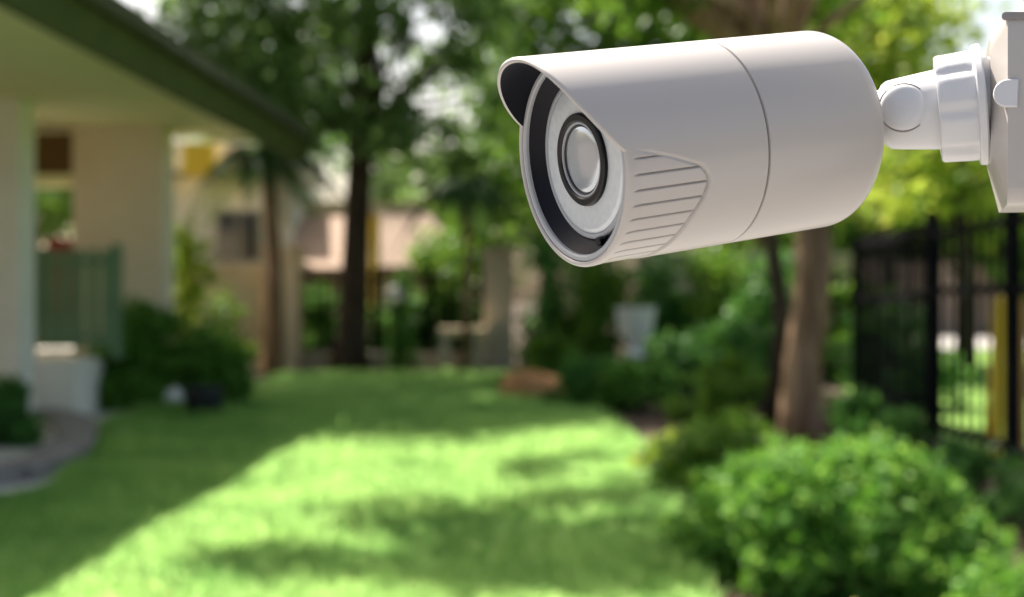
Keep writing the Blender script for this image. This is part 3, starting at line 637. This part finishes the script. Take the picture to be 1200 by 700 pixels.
for (px, py, d, r, lm, lb) in ((640, 405, 20, .45, M_lf_mid, 'leafy shrub right of the grey pillar'), (690, 425, 16.5, .35, M_lf_dark, 'dark shrub in the flower bed left of the white urn'), (790, 400, 18.5, .5, M_lf_dark, 'dark shrub in the bed right of the white urn'),
                               (672, 372, 21.5, .55, M_lf_mid, 'taller green shrub under the camera hood by the rear fence'), (835, 378, 19.5, .5, M_lf_dark, 'dark shrub in front of the pinkish rear wall'), (850, 440, 15, .45, M_lf_mid, 'green shrub left of the pale leaning trunk'), (890, 400, 17, .5, M_lf_dark, 'dark shrub behind the pale leaning trunk'), (1010, 455, 13.2, .3, M_lf_dark, 'small dark shrub between the pale trunk and the side gate')):
    h = EYE-(py-HZ)/F*d+r*.6; shrub('bed_shrub', dome((px-600)/F*d, d, r*1.2, r, h*.88, 18, r*.42), 3500, .12, lm, lb)
for px, w_, lb in ((375, .5, 'dark shrub against the black fence by the tan pillar'), (455, .7, 'dark shrub right of the dark trunk'), (505, .3, 'dark upright shrub left of the pale stone bench'), (540, .35, 'low dark shrub behind the pale stone bench')):
    shrub('bed_shrub', dome((px-600)/F*25.6, 25.7, w_, .35, 1.45, 14, .34), 1500, .18, M_lf_dark, lb)
for i, (x, y) in enumerate(((4.6, 17), (5.2, 21.5), (15.5, 38))):
    shrub('verge_shrub', dome(x, y, .6, .6, [1.6, 2, 1.2][i], 12, .4), 1500, .16, [M_lf_dark, M_lf_mid][i % 2], ['dim shrub beyond the corner panel, nearest the pale trunk', 'taller dim shrub right behind the end of the pinkish rear wall', 'low shrub across the verge by the road'][i], 'shrubs beyond the right hand fence')

for d_, r_, lb in ((11.2, .26, 'small shrub at the fence foot near the side gate'), (9.3, .2, 'small shrub at the fence foot behind the big rounded bush'), (8.0, .22, 'leafy shrub at the fence foot right of the big rounded bush')):
    shrub('fence_shrub', dome(fl(d_).x-.3, d_, r_*1.2, r_*1.2, .42, 10, r_*.5), 9000, .07, M_lf_dark, lb)
# ------------------------------------------------------------------ small things
def rock(name, c, r, m, label, cat='stone', group=None, seed=0):
    rs = random.Random(seed); mb = MB(); vs = []; nu, nv = 14, 8
    ph0 = [rs.uniform(0, 6.3) for _ in range(4)]
    for j in range(nv+1):
        v = math.pi*j/nv
        for i in range(nu):
            u = 2*math.pi*i/nu; k = 1+.13*math.sin(2*u+ph0[0])+.1*math.sin(3*v+u+ph0[1])+.06*math.sin(5*u+ph0[2])
            vs.append((c[0]+r[0]*k*math.sin(v)*math.cos(u), c[1]+r[1]*k*math.sin(v)*math.sin(u), c[2]+r[2]*k*math.cos(v)))
    fs = [(j*nu+i, (j+1)*nu+i, (j+1)*nu+(i+1) % nu, j*nu+(i+1) % nu) for j in range(nv) for i in range(nu)]
    mb.add(vs, fs); return tag(mb.build(name, m, None, True, org=Vector((c[0], c[1], 0))), label, cat, group)
p = gd(620, 472); rock('boulder', (p.x, p.y, .16), (.38, .3, .22), M_terra, 'orange brown boulder at the far edge of the lawn', seed=3)
p = gd(203, 481); rock('boulder', (p.x, p.y, .12), (.11, .1, .13), M_pot, 'pale stone under the dark bushes, left of the black pot', seed=4)
p = gd(1181, 582); rock('boulder', (p.x+.02, p.y, .05), (.09, .08, .07), M_stone, 'grey stone at the foot of the yellow post', seed=5)
p = gd(239, 489); mb = MB(); mb.lathe([(0, .0005), (0, .15), (.06, .19), (.2, .215), (.29, .205), (.31, .21), (.33, .2), (.33, .17), (.27, .165), (.27, .0005)], p, (0, 0, 1), 28)
tag(mb.build('plant_pot', M_black, None, True, 35, org=p), 'round black pot on the grass under the dark bush', 'pot')
p = gd(745, 470); u = thing('garden_urn', p, 'white garden urn on a pedestal among the shrubs', 'urn'); k = p.y/F
zt = EYE-(360-HZ)*k; zb0 = EYE-(418-HZ)*k; mb = MB(); mb.lathe([(0, .0005), (0, .14), (.05, .14), (.09, .07), (.16, .10), (.34, .22), (zt-zb0-.04, .25), (zt-zb0, .27), (zt-zb0, .22), (zt-zb0-.1, .2), (zt-zb0-.1, .0005)], (p.x, p.y, zb0), (0, 0, 1), 24); mb.build('bowl', M_pot, u, True, 35)
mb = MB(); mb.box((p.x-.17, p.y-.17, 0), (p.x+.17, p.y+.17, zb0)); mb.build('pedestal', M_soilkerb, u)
# stone edging round the left bed and stepping stones
bed = [gd(-40, 572), gd(10, 566), gd(50, 556), gd(80, 540), gd(93, 520), gd(84, 502), gd(50, 492)]
for i in range(len(bed)-1):
    a, b = bed[i], bed[i+1]; mb = MB(); a2, b2 = a.lerp(b, .02), b.lerp(a, .02)
    mb.beam(a2+Vector((0, 0, .06)), b2+Vector((0, 0, .06)), .34, .13)
    tag(mb.build('edging_stone', M_stone, org=(a+b)/2), ['grey edging stone at the left frame edge, front of the bed', 'front edging stone next to the one at the frame edge', 'edging stone on the front curve of the left bed', 'edging stone at the rounded right tip of the left bed, front side', 'edging stone at the rounded right tip of the left bed, porch side', 'rearmost edging stone of the left bed, nearest the porch'][i], 'edging stone', 'edging stones of the left bed')
p = gd(5, 668); rock('stepping_stone', (p.x, p.y, .02), (.18, .2, .035), M_stone, 'flat brown stepping stone in the shaded lawn at lower left', 'stepping stone', seed=9)
